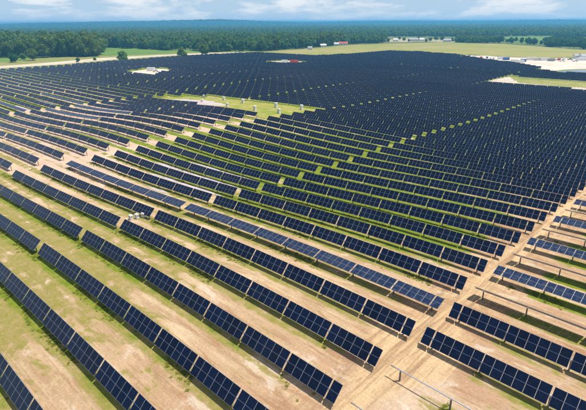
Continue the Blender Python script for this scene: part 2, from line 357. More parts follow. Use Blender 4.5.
def clip_half(poly, ax, val, keep_less):
    out = []
    for i in range(len(poly)):
        p, q = poly[i], poly[(i + 1) % len(poly)]
        a = (p[ax] <= val) if keep_less else (p[ax] >= val); b = (q[ax] <= val) if keep_less else (q[ax] >= val)
        if a: out.append(p)
        if a != b:
            f = (val - p[ax]) / (q[ax] - p[ax]); out.append((p[0] + f * (q[0] - p[0]), p[1] + f * (q[1] - p[1])))
    return out
def ragged(poly, step, amp):
    out = []
    for i in range(len(poly)):
        p, q = Vector(poly[i]), Vector(poly[(i + 1) % len(poly)]); n = max(1, int((q - p).length / step))
        nrm = Vector((-(q - p).y, (q - p).x)).normalized() if (q - p).length > 0 else Vector((0, 0))
        for j in range(n): out.append(tuple(p.lerp(q, j / n) + nrm * random.uniform(-amp, amp) * (0 if n == 1 else 1)))
    return out
def sheet(name, px, mat, lift, cell=12.0, rag=(6, 1.0), uv_poly=None, kind='structure'):
    """a draped sheet of ground cover whose outline is given in photo pixels (or plan metres)"""
    poly = ragged(uv_poly or ground_poly(px), *rag)
    us = [p[0] for p in poly]; ws = [p[1] for p in poly]; mb = MB()
    for i in range(int(min(us) // cell), int(max(us) // cell) + 1):
        strip_ = clip_half(clip_half(poly, 0, i * cell, False), 0, (i + 1) * cell, True)
        if len(strip_) < 3: continue
        for j in range(int(min(p[1] for p in strip_) // cell), int(max(p[1] for p in strip_) // cell) + 1):
            c = clip_half(clip_half(strip_, 1, j * cell, False), 1, (j + 1) * cell, True)
            if len(c) >= 3: mb.poly([(a, b, gz(a, b) + lift) for a, b in c])
    o = mb.build(name, None, mat)
    bm = bmesh.new(); bm.from_mesh(o.data); bmesh.ops.recalc_face_normals(bm, faces=bm.faces)
    if sum(f.normal.z * f.calc_area() for f in bm.faces) < 0: bmesh.ops.reverse_faces(bm, faces=bm.faces)
    bm.to_mesh(o.data); bm.free()
    return tag(o, kind=kind)

PASTURE_PX = [(255, 52.6), (300, 49.5), (330, 47), (345, 45.5), (385, 44), (440, 42.6), (500, 44), (552, 47.6), (576, 49.6), (640, 49.6), (640, 57.5), (586, 57.5), (540, 58), (500, 56.5), (455, 54.8), (420, 52.2), (392, 51.2), (360, 53.8), (316, 56.4)]
ROAD_PX = [(-60, 72), (0, 66.2), (50, 62.6), (100, 58.2), (150, 55.6), (200, 53.4), (245, 52.4), (245, 52.9), (205, 54.6), (180, 55.4), (115, 59.8), (60, 64.6), (0, 68.8), (-60, 75)]
YARD_PX = [(455, 55.6), (470, 54.8), (500, 57), (540, 58.6), (586, 58), (640, 58), (640, 71), (586, 69), (565, 69.6), (549, 72), (538, 71), (541, 69), (530, 66), (505, 62.5), (480, 59.5)]
POND_PX = [(552, 73), (560, 71.6), (572, 70.4), (590, 69.6), (620, 70.5), (620, 75.5), (590, 74.6), (568, 74.4)]
OPEN1_PX = None
CREAM_PX = [(121, 73.6), (135, 71), (150, 69), (163, 69.2), (177, 71), (166, 72.6), (156, 75.6), (149, 76.6), (135, 75)]
CENTRE_PX = [(263, 62.6), (272, 61.6), (290, 61), (305, 62.2), (310, 63), (298, 64.2), (280, 64.2)]
PLOT_PX = [(483, 82.6), (496, 79), (510, 77), (540, 79.5), (586, 82.6), (640, 86), (640, 97), (586, 91.8), (560, 90), (536, 87.6), (505, 84.5)]
sheet('pasture', PASTURE_PX, M['pasture'], 0.10, 30, (25, 1.5))
sheet('verge', [(-60, 62), (0, 60.5), (28, 59.5), (60, 57.5), (105, 55), (200, 50.5), (255, 50.5), (258, 53.5), (200, 56.2), (130, 61.5), (60, 67), (0, 71.5), (-60, 78)], M['verge'], 0.06, 30, (20, 1.5))
sheet('road', ROAD_PX, M['dirt_road'], 0.14, 20, (14, 0.7))
sheet('green_field', [(-60, 54), (0, 49.2), (10, 51), (29, 56), (29, 60), (0, 62), (-60, 66)], M['green_field'], 0.10, 30, (25, 1))
sheet('green_field', [(100, 47), (140, 49), (182, 50), (250, 49), (250, 51), (182, 53.2), (140, 54.8), (102, 56)], M['green_field'], 0.10, 30, (25, 1))
sheet('yard', YARD_PX, M['sand'], 0.10, 15, (8, 1.2))
sheet('pond', POND_PX, M['water'], 0.16, 30, (8, 0.8))
sheet('clearing', CREAM_PX, M['sand'], 0.05, 6, (6, 1.0))
sheet('clearing', CENTRE_PX, M['sand'], 0.05, 8, (6, 0.8))
sheet('plot', PLOT_PX, M['open_grass'], 0.05, 10, (6, 0.8))
sheet('dirt_patch', [(483.5, 82.6), (496, 79), (510, 77.2), (513, 80), (520, 83.4), (545, 85.4), (586, 88), (640, 92), (640, 96.6), (586, 91.5), (536, 87.4), (505, 84.3)], M['sand'], 0.09, 8, (3, 1.2))
sheet('pale_field', [(388, 42.0), (404, 42.2), (424, 41.6), (440, 42.2), (455, 42.6), (462, 40.8), (452, 39.6), (438, 39.9), (424, 38.6), (408, 38.2), (396, 39.2), (384, 40)], M['stubble'], 0.1, 40, (12, 6))
sheet('green_field', [(506, 36.8), (552, 36.4), (552, 42.4), (530, 43), (506, 41)], M['green_field'], 0.1, 40, (40, 2))

def col_u(b): return AISLE2 + (b - 2) * COL_S
def row_y(k): return ROW_W0 + k * ROW_S - 0.64
# open strip inside the field and pale gravel in its left half
o1 = [(col_u(-1) + 6, row_y(17) - 3), (col_u(0) - 1, row_y(17) - 3), (col_u(0) - 1, row_y(16) - 3), (col_u(1) - 1, row_y(16) - 3), (col_u(1) - 1, row_y(21) - 3), (col_u(0) + 20, row_y(21) - 3), (col_u(-1) + 24, row_y(20)), (col_u(-1) + 6, row_y(18))]
sheet('plot', None, M['open_grass'], 0.04, 6, (2.5, 0.9), uv_poly=o1)
sheet('gravel_patch', None, M['gravel'], 0.07, 4, (1.6, 1.0), uv_poly=[(col_u(-1) + 8, row_y(17) - 1), (col_u(-1) + 30, row_y(17) - 2), (col_u(0) + 4, row_y(17) + 1), (col_u(0) + 8, row_y(18)), (col_u(-1) + 38, row_y(19)), (col_u(-1) + 20, row_y(18) + 3)])
for b, k, a0, a1, wd in ((1, 6, 20, 50, 1.1), (1, 7, 12, 49, 1.3), (1, 8, 18, 46, 1.0), (1, 5, 30, 40, 0.8), (0, 8, 8, 30, 1.2), (-1, 9, 10, 36, 1.6), (-1, 10, 14, 44, 1.6), (-1, 11, 24, 48, 1.5), (-2, 9, 24, 50, 1.6), (-2, 11, 10, 40, 1.6)):
    yc = row_y(k) - 1.45
    sheet('gravel_strip', None, M['gravel'], 0.035, 3, (2.2, 0.35), uv_poly=[(col_u(b) + a0, yc - wd * 0.3), (col_u(b) + a0 + 4, yc - wd), (col_u(b) + a1 - 4, yc - wd), (col_u(b) + a1, yc), (col_u(b) + a1 - 6, yc + wd * 0.8), (col_u(b) + a0 + 6, yc + wd * 0.7)])

sheet('lane', None, M['gravel'], 0.06, 8, (5, 0.6), uv_poly=[(col_u(-1) - 2, row_y(55) - 2.2), (col_u(1) - 2, row_y(55) - 2.2), (col_u(1) - 2, row_y(55) + 2.4), (col_u(-1) - 2, row_y(55) + 2.4)])

# ------------------------------------------------------------------ solar tables
MOD_W, MOD_P, SEC = 1.053, 1.071, 6.6
hx, hy, ht, fr = MOD_W / 2, CHORD / 2, 0.02, 0.018
PT = np.array([(-hx, -hy, ht), (hx, -hy, ht), (hx, hy, ht), (-hx, hy, ht),
               (-hx + fr, -hy + fr, ht), (hx - fr, -hy + fr, ht), (hx - fr, hy - fr, ht), (-hx + fr, hy - fr, ht),
               (-hx, -hy, -ht), (hx, -hy, -ht), (hx, hy, -ht), (-hx, hy, -ht)])
PF = np.array([(4, 5, 6, 7), (0, 1, 5, 4), (1, 2, 6, 5), (2, 3, 7, 6), (3, 0, 4, 7), (8, 9, 1, 0), (9, 10, 2, 1), (10, 11, 3, 2), (11, 8, 0, 3), (11, 10, 9, 8)])
PMI = np.array([0, 1, 1, 1, 1, 1, 1, 1, 1, 1])
PUV = np.zeros((10, 4, 2)); PUV[0] = [(0, 0), (1, 0), (1, 1), (0, 1)]; PUV[1:] = 0.25
panel_mesh = mesh_arrays('panel', PT, PF, [M['glass'], M['frame']], PMI, PUV)
skylit_panel_mesh = mesh_arrays('panel', PT, PF, [M['glass_dusty'], M['frame']], PMI, PUV)  # glass_dusty: paler base colour for the sky reflection on flat rows
pm = MB()                                                   # an H-section pile with the bearing that carries the tube
pm.box(-0.075, 0.075, -0.055, -0.045, -0.5, 1.17); pm.box(-0.075, 0.075, 0.045, 0.055, -0.5, 1.17); pm.box(-0.005, 0.005, -0.045, 0.045, -0.5, 1.168)
pm.box(-0.05, 0.05, -0.10, 0.10, 1.17, 1.205, 1); pm.box(-0.04, 0.04, -0.11, -0.075, 1.205, 1.40, 1); pm.box(-0.04, 0.04, 0.075, 0.11, 1.205, 1.40, 1); pm.box(-0.038, 0.038, -0.075, 0.075, 1.37, 1.398, 1)
post_mesh = pm.mesh('post', M['post'], M['steel'])
PV = np.array(pm.v); PFQ = np.array(pm.f); PMQ = np.array(pm.mi)

def layout(b):
    u0 = col_u(b); sec = [(u0 + i * SEC, 6) for i in range(8)]; posts = [u0 + i * SEC - 0.087 for i in range(1, 8)]
    if b == 2:
        e = sec.pop(); sec += [(e[0], 5), (e[0] + 5 * MOD_P + 0.12, 1)]; posts = [u0 + 2.1] + posts + [e[0] + 5 * MOD_P + 0.05]
    elif b == 3:
        e = sec.pop(0); sec = [(e[0], 1), (e[0] + MOD_P + 0.12, 5)] + sec; posts = [u0 + MOD_P + 0.05] + posts + [u0 + 8 * SEC - 1.2]
    else:
        posts = [u0 + 1.04] + posts + [u0 + 8 * SEC - 1.35]
    return sec, posts
def style(b, k):
    if b == 3:
        if k <= 2: return 'bare', 0
        if k >= 5: return ('edge', -math.degrees(math.atan2(CAM_H, row_y(k)))) if k % 2 else ('flat', 17.0)
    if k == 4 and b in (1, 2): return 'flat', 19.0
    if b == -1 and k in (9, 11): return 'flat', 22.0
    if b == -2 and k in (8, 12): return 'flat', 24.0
    r = random.Random(b * 131 + k * 17)
    low = 45.0 if b == 1 else 41.0                        # the left blocks lie a little flatter
    base = TILT if b >= 2 else low + (TILT - low) * min(1.0, max(0.0, (k - 9) / 12))
    return 'dark', base + r.uniform(-2.2, 2.2)
def frame_axes(p, q, tilt):
    ax = (q - p) / np.linalg.norm(q - p); c, s = math.cos(math.radians(tilt)), math.sin(math.radians(tilt))
    nz_ = np.cross(ax, [0, 1, 0]); nz_ /= np.linalg.norm(nz_)
    ay = np.array([0, 1, 0]) * c + nz_ * s; an = np.cross(ax, ay)
    return ax, ay, an

KEEP_OUT = [ground_poly(p) for p in (CREAM_PX, CENTRE_PX, PLOT_PX, POND_PX, YARD_PX)] + [o1]
PLOT_UV = ground_poly(PLOT_PX)
FIELD_PX = [(-80, 79), (0, 71.2), (60, 66.8), (130, 61), (200, 56), (257, 53.4), (316, 56.8), (360, 54.4), (392, 51.8), (420, 52.8), (455, 55.5), (480, 60), (505, 63), (530, 66.6), (541, 69.6), (538, 71.5), (549, 72.6), (556, 74), (586, 75.5), (660, 77), (700, 420), (700, 700), (-80, 700)]
class Tbl: pass
tables = []
for b in range(-9, 5):
    for k in range(-2, 96):
        sec, posts = layout(b); y = row_y(k) + (1.8 if b in (-1, 0) and k <= 16 else 0.0)
        if b == 0 and k <= 15: sec = sec[:-1]
        if b >= 3 and k > 24: continue
        if b == 4 or (k == 55 and b in (-1, 0)): continue
        T = Tbl(); T.b, T.k, T.y = b, k, y
        T.kind, T.tilt = style(b, k)
        cu = np.array([s[0] + s[1] * MOD_P / 2 for s in sec]); cz = ground_z(cu, np.full(len(cu), y)) + TUBE_H
        px, py, dep = project(cu, np.full(len(cu), y), cz)
        vis = (dep > 5) & (px > -6) & (px < 592) & (py < 418) & (py > 20)
        if not vis.any(): continue
        pz = ground_z(cu, np.full(len(cu), y)); gx, gy, gd = project(cu, np.full(len(cu), y), pz)
        ok = inside(FIELD_PX, np.clip(gx, -79, 690), np.clip(gy, 0, 690)) | (gd < 60)
        out_plot = inside(PLOT_UV, cu, np.full(len(cu), y))
        for po in KEEP_OUT: ok &= ~inside(po, cu, np.full(len(cu), y))
        if out_plot.sum() >= 2:
            T.kind = 'bare'; ok = out_plot
        T.sec = [s for s, f in zip(sec, ok) if f]
        if not T.sec or not (vis & ok).any(): continue
        lo, hi = T.sec[0][0], T.sec[-1][0] + T.sec[-1][1] * MOD_P
        T.posts = [p for p in posts if lo - 0.3 <= p <= hi + 0.3] or [0.5 * (lo + hi)]
        T.lo, T.hi = lo, hi
        T.dist = float(np.hypot(cu[vis & ok], y).min())
        tables.append(T)
tables.sort(key=lambda T: T.dist)
def tube_line(T):
    us = np.array(sorted(set([T.lo + 0.02] + T.posts + [T.hi - 0.02]))); return us, ground_z(us, np.full(len(us), T.y)) + TUBE_H
def modules(T):
    us, zs = tube_line(T); O, AX, AY, AN = [], [], [], []
    for s0, n in T.sec:
        e0, e1 = s0, s0 + n * MOD_P; z0, z1 = np.interp([e0, e1], us, zs)
        p, q = np.array([e0, T.y, z0]), np.array([e1, T.y, z1]); ax, ay, an = frame_axes(p, q, T.tilt)
        for i in range(n):
            O.append(p + (q - p) * ((i + 0.5) / n) + an * 0.11); AX.append(ax); AY.append(ay); AN.append(an)
    return np.array(O), np.array(AX), np.array(AY), np.array(AN)
def module_arrays(T):
    O, AX, AY, AN = modules(T); n = len(O)
    V = O[:, None] + PT[None, :, 0:1] * AX[:, None] + PT[None, :, 1:2] * AY[:, None] + PT[None, :, 2:3] * AN[:, None]
    Fc = PF[None] + (np.arange(n) * 12)[:, None, None]
    return V.reshape(-1, 3), Fc.reshape(-1, 4), np.tile(PMI, n), np.tile(PUV.reshape(-1, 2), (n, 1))
def tube_arrays(T, r=0.066, n=8):
    us, zs = tube_line(T); m_ = len(us); a = np.arange(n) * 2 * math.pi / n
    V = np.stack([np.repeat(us, n), T.y + r * np.tile(np.cos(a), m_), np.repeat(zs, n) + r * np.tile(np.sin(a), m_)], 1)
    i, j = np.meshgrid(np.arange(m_ - 1), np.arange(n), indexing='ij'); i, j = i.ravel(), j.ravel(); jj = (j + 1) % n
    F = np.stack([i * n + j, i * n + jj, (i + 1) * n + jj, (i + 1) * n + j], 1)
    caps = []
    for base, rev in ((0, False), ((m_ - 1) * n, True)):
        for q in ((0, 1, 2, 3), (0, 3, 4, 7), (4, 5, 6, 7)): caps.append([base + x for x in (q if rev else q[::-1])])
    return V, np.concatenate([F, caps])
def post_arrays(T):
    us = np.array(T.posts); zs = ground_z(us, np.full(len(us), T.y)); n = len(us)
    V = PV[None] + np.stack([us, np.full(n, T.y), zs], 1)[:, None]
    return V.reshape(-1, 3), (PFQ[None] + (np.arange(n) * len(PV))[:, None, None]).reshape(-1, 4), np.tile(PMQ, n)
ORD = 'zeroth first second third fourth fifth sixth seventh eighth ninth tenth eleventh twelfth thirteenth fourteenth fifteenth sixteenth seventeenth eighteenth nineteenth'.split()
TENS = {2: 'twent', 3: 'thirt', 4: 'fort', 5: 'fift', 6: 'sixt', 7: 'sevent', 8: 'eight', 9: 'ninet'}
def ordinal(n):
    if n < 20: return ORD[n]
    return TENS[n // 10] + 'ieth' if n % 10 == 0 else TENS[n // 10] + 'y-' + ORD[n % 10]
LOOK = {'dark': 'dark navy solar panel row', 'flat': 'paler flat-lying solar panel row', 'edge': 'solar panel row seen edge-on as thin line', 'bare': 'bare steel tube on posts'}
def place_words(b):
    if b == 3: return 'right of sandy track'
    if b == 2: return 'first block left of sandy track'
    return ordinal(3 - b) + ' block left of sandy track'
N_FULL, N_THINGS = 56, 300
GROUP = 'rows of solar panels on tracker tables'
for i, T in enumerate(tables[:N_THINGS]):
    bare = T.kind == 'bare'
    um = 0.5 * (T.lo + T.hi); org = np.array([um, T.y, gz(um, T.y)])
    root = empty('bare_tracker_row' if bare else 'solar_panel_row', org)
    tag(root, f'{LOOK[T.kind]}, {ordinal(T.k + 2)} from the front, {place_words(T.b)}', 'tracker frame' if bare else 'solar panels', 'tracker rows without panels' if bare else GROUP)
    V, Fq = tube_arrays(T)
    link(bpy.data.objects.new('torque_tube', mesh_arrays('torque_tube', V - org, Fq, [M['steel']], smooth=True)), root)
    if i < N_FULL or bare and T.dist < 120:
        for u in T.posts:
            o = link(bpy.data.objects.new('post', post_mesh), root); o.location = (u - org[0], 0, gz(u, T.y) - org[2])
        if not bare:
            O, AX, AY, AN = modules(T)
            for c, ax, ay, an in zip(O - org, AX, AY, AN):
                o = link(bpy.data.objects.new('panel', skylit_panel_mesh if T.kind == 'flat' else panel_mesh), root)
                o.matrix_basis = Matrix(((ax[0], ay[0], an[0], c[0]), (ax[1], ay[1], an[1], c[1]), (ax[2], ay[2], an[2], c[2]), (0, 0, 0, 1)))
    else:
        V, Fq, mi = post_arrays(T)
        tag(link(bpy.data.objects.new('steel_posts', mesh_arrays('steel_posts', V - org, Fq, [M['post'] if not bare else M['white'], M['steel']], mi)), root), kind='stuff')
        if not bare:
            V, Fq, mi, uv = module_arrays(T)
            tag(link(bpy.data.objects.new('panel_array', mesh_arrays('panel_array', V - org, Fq, [M['glass_dusty' if T.kind == 'flat' else 'glass'], M['frame']], mi, uv)), root), kind='stuff')  # glass_dusty: sky reflection of flat rows painted as a paler base colour
vs_, fs_, ms_, us_, off = [], [], [], [], 0
for T in tables[N_THINGS:]:
    if T.kind == 'bare': continue
    V, Fq, mi, uv = module_arrays(T); vs_.append(V); fs_.append(Fq + off); ms_.append(mi); us_.append(uv); off += len(V)
    V, Fq = tube_arrays(T); vs_.append(V); fs_.append(Fq + off); ms_.append(np.full(len(Fq), 1)); us_.append(np.zeros((len(Fq) * 4, 2))); off += len(V)
o = link(bpy.data.objects.new('distant_solar_panels', mesh_arrays('distant_solar_panels', np.concatenate(vs_), np.concatenate(fs_), [M['glass'], M['frame']], np.concatenate(ms_), np.concatenate(us_))))
tag(o, 'dense far part of the solar farm below the pasture, merging into one dark sheet', 'solar panels', kind='stuff')
import sys; print('tables', len(tables), 'bare', [(T.b, T.k) for T in tables if T.kind == 'bare'], 'dist of last full', tables[N_FULL].dist, 'last thing', tables[min(N_THINGS, len(tables)) - 1].dist)
vs_, fs_, ms_, off = [], [], [], 0
for T in tables[N_THINGS:]:
    if T.kind != 'bare': continue
    V, Fq, mi = post_arrays(T); vs_.append(V); fs_.append(Fq + off); off += len(V)
    V, Fq = tube_arrays(T); vs_.append(V); fs_.append(Fq + off); off += len(V)
if vs_:
    o = link(bpy.data.objects.new('distant_bare_posts', mesh_arrays('distant_bare_posts', np.concatenate(vs_), np.concatenate(fs_), [M['steel']])))
    tag(o, 'bare pale posts and tubes standing in the open green plot at right', 'posts', kind='stuff')

# ------------------------------------------------------------------ trees
def ico(sub):
    bm = bmesh.new(); bmesh.ops.create_icosphere(bm, subdivisions=sub, radius=1.0)
    v = np.array([x.co[:] for x in bm.verts]); f = np.array([[y.index for y in x.verts] for x in bm.faces]); bm.free(); return v, f
ICO1, ICO2 = ico(1), ico(2)
def crown_mesh(name, mat, R, H, base, lobes, leaves, leaf, seed, conical=0.0):
    """uneven crown: lumpy inner lobes with leaf clumps spread over and beyond them"""
    r = np.random.default_rng(seed); V, F, off = [], [], 0; L = []
    cz = base + 0.48 * (H - base); rz_ = 0.52 * (H - base)
    for i in range(lobes):
        h = r.uniform(-0.75, 1.0); a = i * 2.4 + r.uniform(-.5, .5); q = math.sqrt(max(0.0, 1 - h * h))
        if conical: q = q * (1 - conical) + conical * max(0.1, 0.55 - 0.5 * h) 
        e = r.uniform(0.45, 0.92); rad = R * r.uniform(0.20, 0.42)
        L.append((np.array([q * math.cos(a) * R * e, q * math.sin(a) * R * e, cz + h * rz_ * (e + 0.02)]), rad))
    L.append((np.array([0, 0, cz]), R * 0.62)); L.append((np.array([0, 0, cz - 0.35 * rz_]), R * 0.55))
    for c, rad in L:
        iv, if_ = ICO1; jit = r.uniform(0.68, 0.95, len(iv))[:, None]
        V.append(c + iv * jit * rad * np.array([1, 1, 0.85])); F.append(if_ + off); off += len(iv)
    P, N = [], []
    per = int(leaves / len(L)) + 1
    for c, rad in L:
        d = r.normal(size=(per, 3)); d /= np.linalg.norm(d, axis=1)[:, None]
        P.append(c + d * rad * r.uniform(0.78, 1.2, per)[:, None] * np.array([1, 1, 0.9])); N.append(d)
    P, N = np.concatenate(P), np.concatenate(N); n = len(P)
    N = N + r.normal(scale=0.55, size=N.shape); N /= np.linalg.norm(N, axis=1)[:, None]
    a = np.cross(N, r.normal(size=N.shape)); a /= np.linalg.norm(a, axis=1)[:, None]; b = np.cross(N, a)
    s = leaf * r.uniform(0.55, 1.35, n)[:, None]
    tri = np.stack([P + a * s, P + (-0.5 * a + 0.75 * b) * s + N * s * 0.2, P + (-0.55 * a - 0.8 * b) * s - N * s * 0.15], 1)
    tri2 = np.stack([P + a * s * 0.9 + N * s * 0.3, P + (-0.2 * a + 0.9 * b) * s * 0.8, P - (0.9 * a) * s * 0.7 + N * s * 0.25], 1)
    tt = np.concatenate([tri, tri2]).reshape(-1, 3); V.append(tt); F.append(np.arange(len(tt)).reshape(-1, 3) + off)
    return mesh_arrays(name, np.concatenate(V), np.concatenate(F), [mat])
def trunk_mesh(name, H, r0, seed):
    rr = random.Random(seed); mb = MB()
    def limb(p, q, ra, rb, n=6):
        p, q = Vector(p), Vector(q); ax = (q - p).normalized(); s = ax.orthogonal().normalized(); t_ = ax.cross(s); b = len(mb.v)
        for c, r_ in ((p, ra), (q, rb)):
            for i in range(n): mb.v.append(tuple(c + (s * math.cos(6.2832 * i / n) + t_ * math.sin(6.2832 * i / n)) * r_))
        for i in range(n): mb.f.append((b + i, b + (i + 1) % n, b + n + (i + 1) % n, b + n + i)); mb.mi.append(0)
    k = (rr.uniform(-.3, .3), rr.uniform(-.3, .3), H * 0.35)
    limb((0, 0, -0.4), k, r0, r0 * 0.7); limb(k, (k[0] * 1.5, k[1] * 1.5, H * 0.8), r0 * 0.7, r0 * 0.15)
    for i in range(5):
        a = i * 1.26 + rr.uniform(-.3, .3); h = rr.uniform(0.28, 0.5) * H
        limb((k[0], k[1], h), (math.cos(a) * H * 0.25, math.sin(a) * H * 0.25, h + H * 0.2), r0 * 0.4, r0 * 0.1, 5)
    return mb.mesh(name, M['bark'])
NEAR = []                                  # crown mesh, trunk mesh
for i, (mt, R, H, bs, cn) in enumerate((('leaf_olive', 7.4, 13.5, 0.4, 0), ('leaf_olive', 8.2, 14.5, 0.4, 0), ('leaf_green', 6.2, 12.5, 0.3, 0), ('leaf_green', 6.0, 11, 0.1, 0.0), ('leaf_dark', 4.8, 14, 0.5, 0.5), ('leaf_dark', 6.2, 12.5, 0.3, 0.1))):
    NEAR.append((crown_mesh('crown', M[mt], R, H, bs, 26, 1900, 0.55, 100 + i, cn), trunk_mesh('trunk', H, 0.32, 50 + i)))
FAR = [crown_mesh('far_crown', M[mt], R, H, bs, 15, 260, 1.15, 200 + i, cn) for i, (mt, R, H, bs, cn) in enumerate((('leaf_olive', 8.0, 13.5, 0.3, 0), ('leaf_green', 7.2, 13, 0.3, 0.0), ('leaf_dark', 6.2, 14, 0.3, 0.25)))]
def tree(u, w, var, sc, label, group, tall=1.0):
    root = empty('tree', (u, w, gz(u, w)), random.uniform(0, 6.28)); root.scale = (sc * random.uniform(0.9, 1.1), sc * random.uniform(0.9, 1.1), sc * tall * random.uniform(0.85, 1.15))
    link(bpy.data.objects.new('crown', NEAR[var][0]), root); link(bpy.data.objects.new('trunk', NEAR[var][1]), root)
    tag(root, label, 'tree', group)
def scatter(px, spacing):
    poly = ground_poly(px); us = [p[0] for p in poly]; ws = [p[1] for p in poly]; pts = []
    for a in np.arange(min(us), max(us), spacing):
        for b in np.arange(min(ws), max(ws), spacing):
            p = (a + rng.uniform(-.42, .42) * spacing, b + rng.uniform(-.42, .42) * spacing)
            if inside(poly, p[0], p[1]): pts.append(p)
    return np.array(pts)
far_pts = [[], [], []]                     # u, w, scale-xy, scale-z
def wood(px, spacing, bin_px, variants, far_mix, adj, where, group, sc=(0.85, 1.2), tall=1.0):
    pts = scatter(px, spacing); x, y, c = project(pts[:, 0], pts[:, 1], ground_z(pts[:, 0], pts[:, 1])); best = {}
    for i in range(len(pts)):
        kx = int(x[i] // bin_px)
        if kx not in best or c[i] < c[best[kx]]: best[kx] = i
    front = [i for kx, i in sorted(best.items()) if -6 < x[i] < 592]; fs = set(front)
    for j, i in enumerate(front):
        v = random.choice(variants); tree(pts[i, 0], pts[i, 1], v, random.uniform(*sc), f'{adj[v % len(adj)]} tree, {ordinal(j + 1)} from left along {where}', group, tall)
    for i in range(len(pts)):
        if i in fs or not -30 < x[i] < 620: continue
        if math.sin(pts[i, 0] * 0.045 + 1.3) + math.sin(pts[i, 1] * 0.052) + random.uniform(-0.6, 0.6) < -0.85: continue
        s_ = random.uniform(*sc); far_pts[random.choice(far_mix)].append((pts[i, 0], pts[i, 1], s_, s_ * tall * random.uniform(0.8, 1.15)))
wood([(-30, 60), (0, 58.2), (12, 57.6), (40, 58), (62, 57), (85, 57), (101, 56.4), (103, 50), (96, 45), (-30, 43)], 11, 8, [0, 1, 0, 1, 5], [0, 0, 1], ['broad olive', 'rounded dark olive', 'dark'], 'the left wood', 'trees of the left wood', (0.85, 1.5), 1.22)
wood([(100, 47), (130, 48.8), (166, 50.6), (185, 50.2), (215, 52.2), (240, 51.6), (262, 51.2), (300, 49), (330, 46.2), (342, 44.6), (342, 41), (100, 41.5)], 10.5, 8, [2, 3, 5, 0, 2], [0, 1, 1, 2], ['green', 'leafy', 'bright green'], 'the middle wood', 'trees of the middle wood', (0.65, 1.35), 1.12)
wood([(547, 47), (562, 48.2), (580, 49.5), (610, 50), (610, 43), (547, 42)], 7, 6, [4, 4, 5], [2], ['dark pointed', 'dark round'], 'the right-hand pine wood', 'trees of the right-hand pine wood', (0.75, 0.95))
wood([(342, 45), (360, 43.6), (384, 43.6), (384, 40), (342, 40.5)], 10, 9, [2, 5, 4], [1, 2], ['green', 'dark green', 'tall green'], 'the grove beside the red roof', 'trees of the grove by the red roof', (0.9, 1.2))
wood([(456, 42.8), (476, 43.4), (500, 43.4), (503, 41), (456, 40.6)], 10, 8, [2, 3, 5], [1, 1, 2], ['green', 'dark green', 'bushy green'], 'the copse behind the pasture', 'trees of the copse behind the pasture', (0.7, 1.0))
for x, y, v, s_, lab in ((123, 60.8, 3, 0.92, 'lone rounded green tree between the dirt road and the panels'), (14, 62.6, 5, 0.72, 'small dark tree at the far left beside the dirt road'),
        (33, 60.8, 0, 0.85, 'olive tree standing in front of the left wood by the road'), (24, 60.2, 2, 0.55, 'low green bush tree between two darker trees at far left'),
        (182, 57, 3, 0.95, 'left of two lone trees on the verge at the field edge'), (205, 55.8, 2, 1.05, 'right of two lone trees on the verge at the field edge'),
        (78, 62.4, 5, 0.33, 'low bush on the verge below the left wood'), (95, 60.6, 3, 0.3, 'low bush on the verge just right of the left wood'),
        (511, 43.4, 5, 0.8, 'dark tree alone at the pasture edge left of the hedge'), (521, 44.2, 4, 0.85, 'dark pointed tree in the hedge behind the pasture'), (528, 44.6, 5, 0.9, 'broad dark tree in the hedge behind the pasture'),
        (534, 44.8, 5, 1.0, 'tall dark tree in the middle of the hedge'), (541, 45.6, 4, 0.7, 'small dark tree at the right end of the hedge'), (430, 41.4, 2, 0.7, 'small green tree among the pale fields and houses'), (404, 41, 2, 0.6, 'small tree beside the white house'),
        (399, 39.8, 5, 0.6, 'dark tree behind the white house at the pale field'), (409, 42.0, 2, 0.45, 'bush in front of the long pale barn'), (418, 40.2, 3, 0.65, 'rounded tree between the long barn and the cream house'),
        (426, 42.2, 5, 0.5, 'low dark tree right of the cream house'), (436, 40.6, 2, 0.75, 'green tree left of the grey-roofed house'), (442, 40.4, 5, 0.7, 'dark tree touching the grey-roofed house'), (452, 41.6, 3, 0.6, 'rounded tree right of the grey-roofed house'),
        (388, 42.6, 2, 0.6, 'green tree at the left end of the pale field'), (516, 41.4, 3, 0.7, 'rounded tree in the far green field behind the hedge'), (545, 42, 5, 0.75, 'dark tree at the right of the far green field'),
        (507, 42.6, 2, 0.6, 'low bushy tree at the hedge\'s left end')):
    u, w = at(x, y); tree(u, w, v, s_, lab, 'single trees around the field')
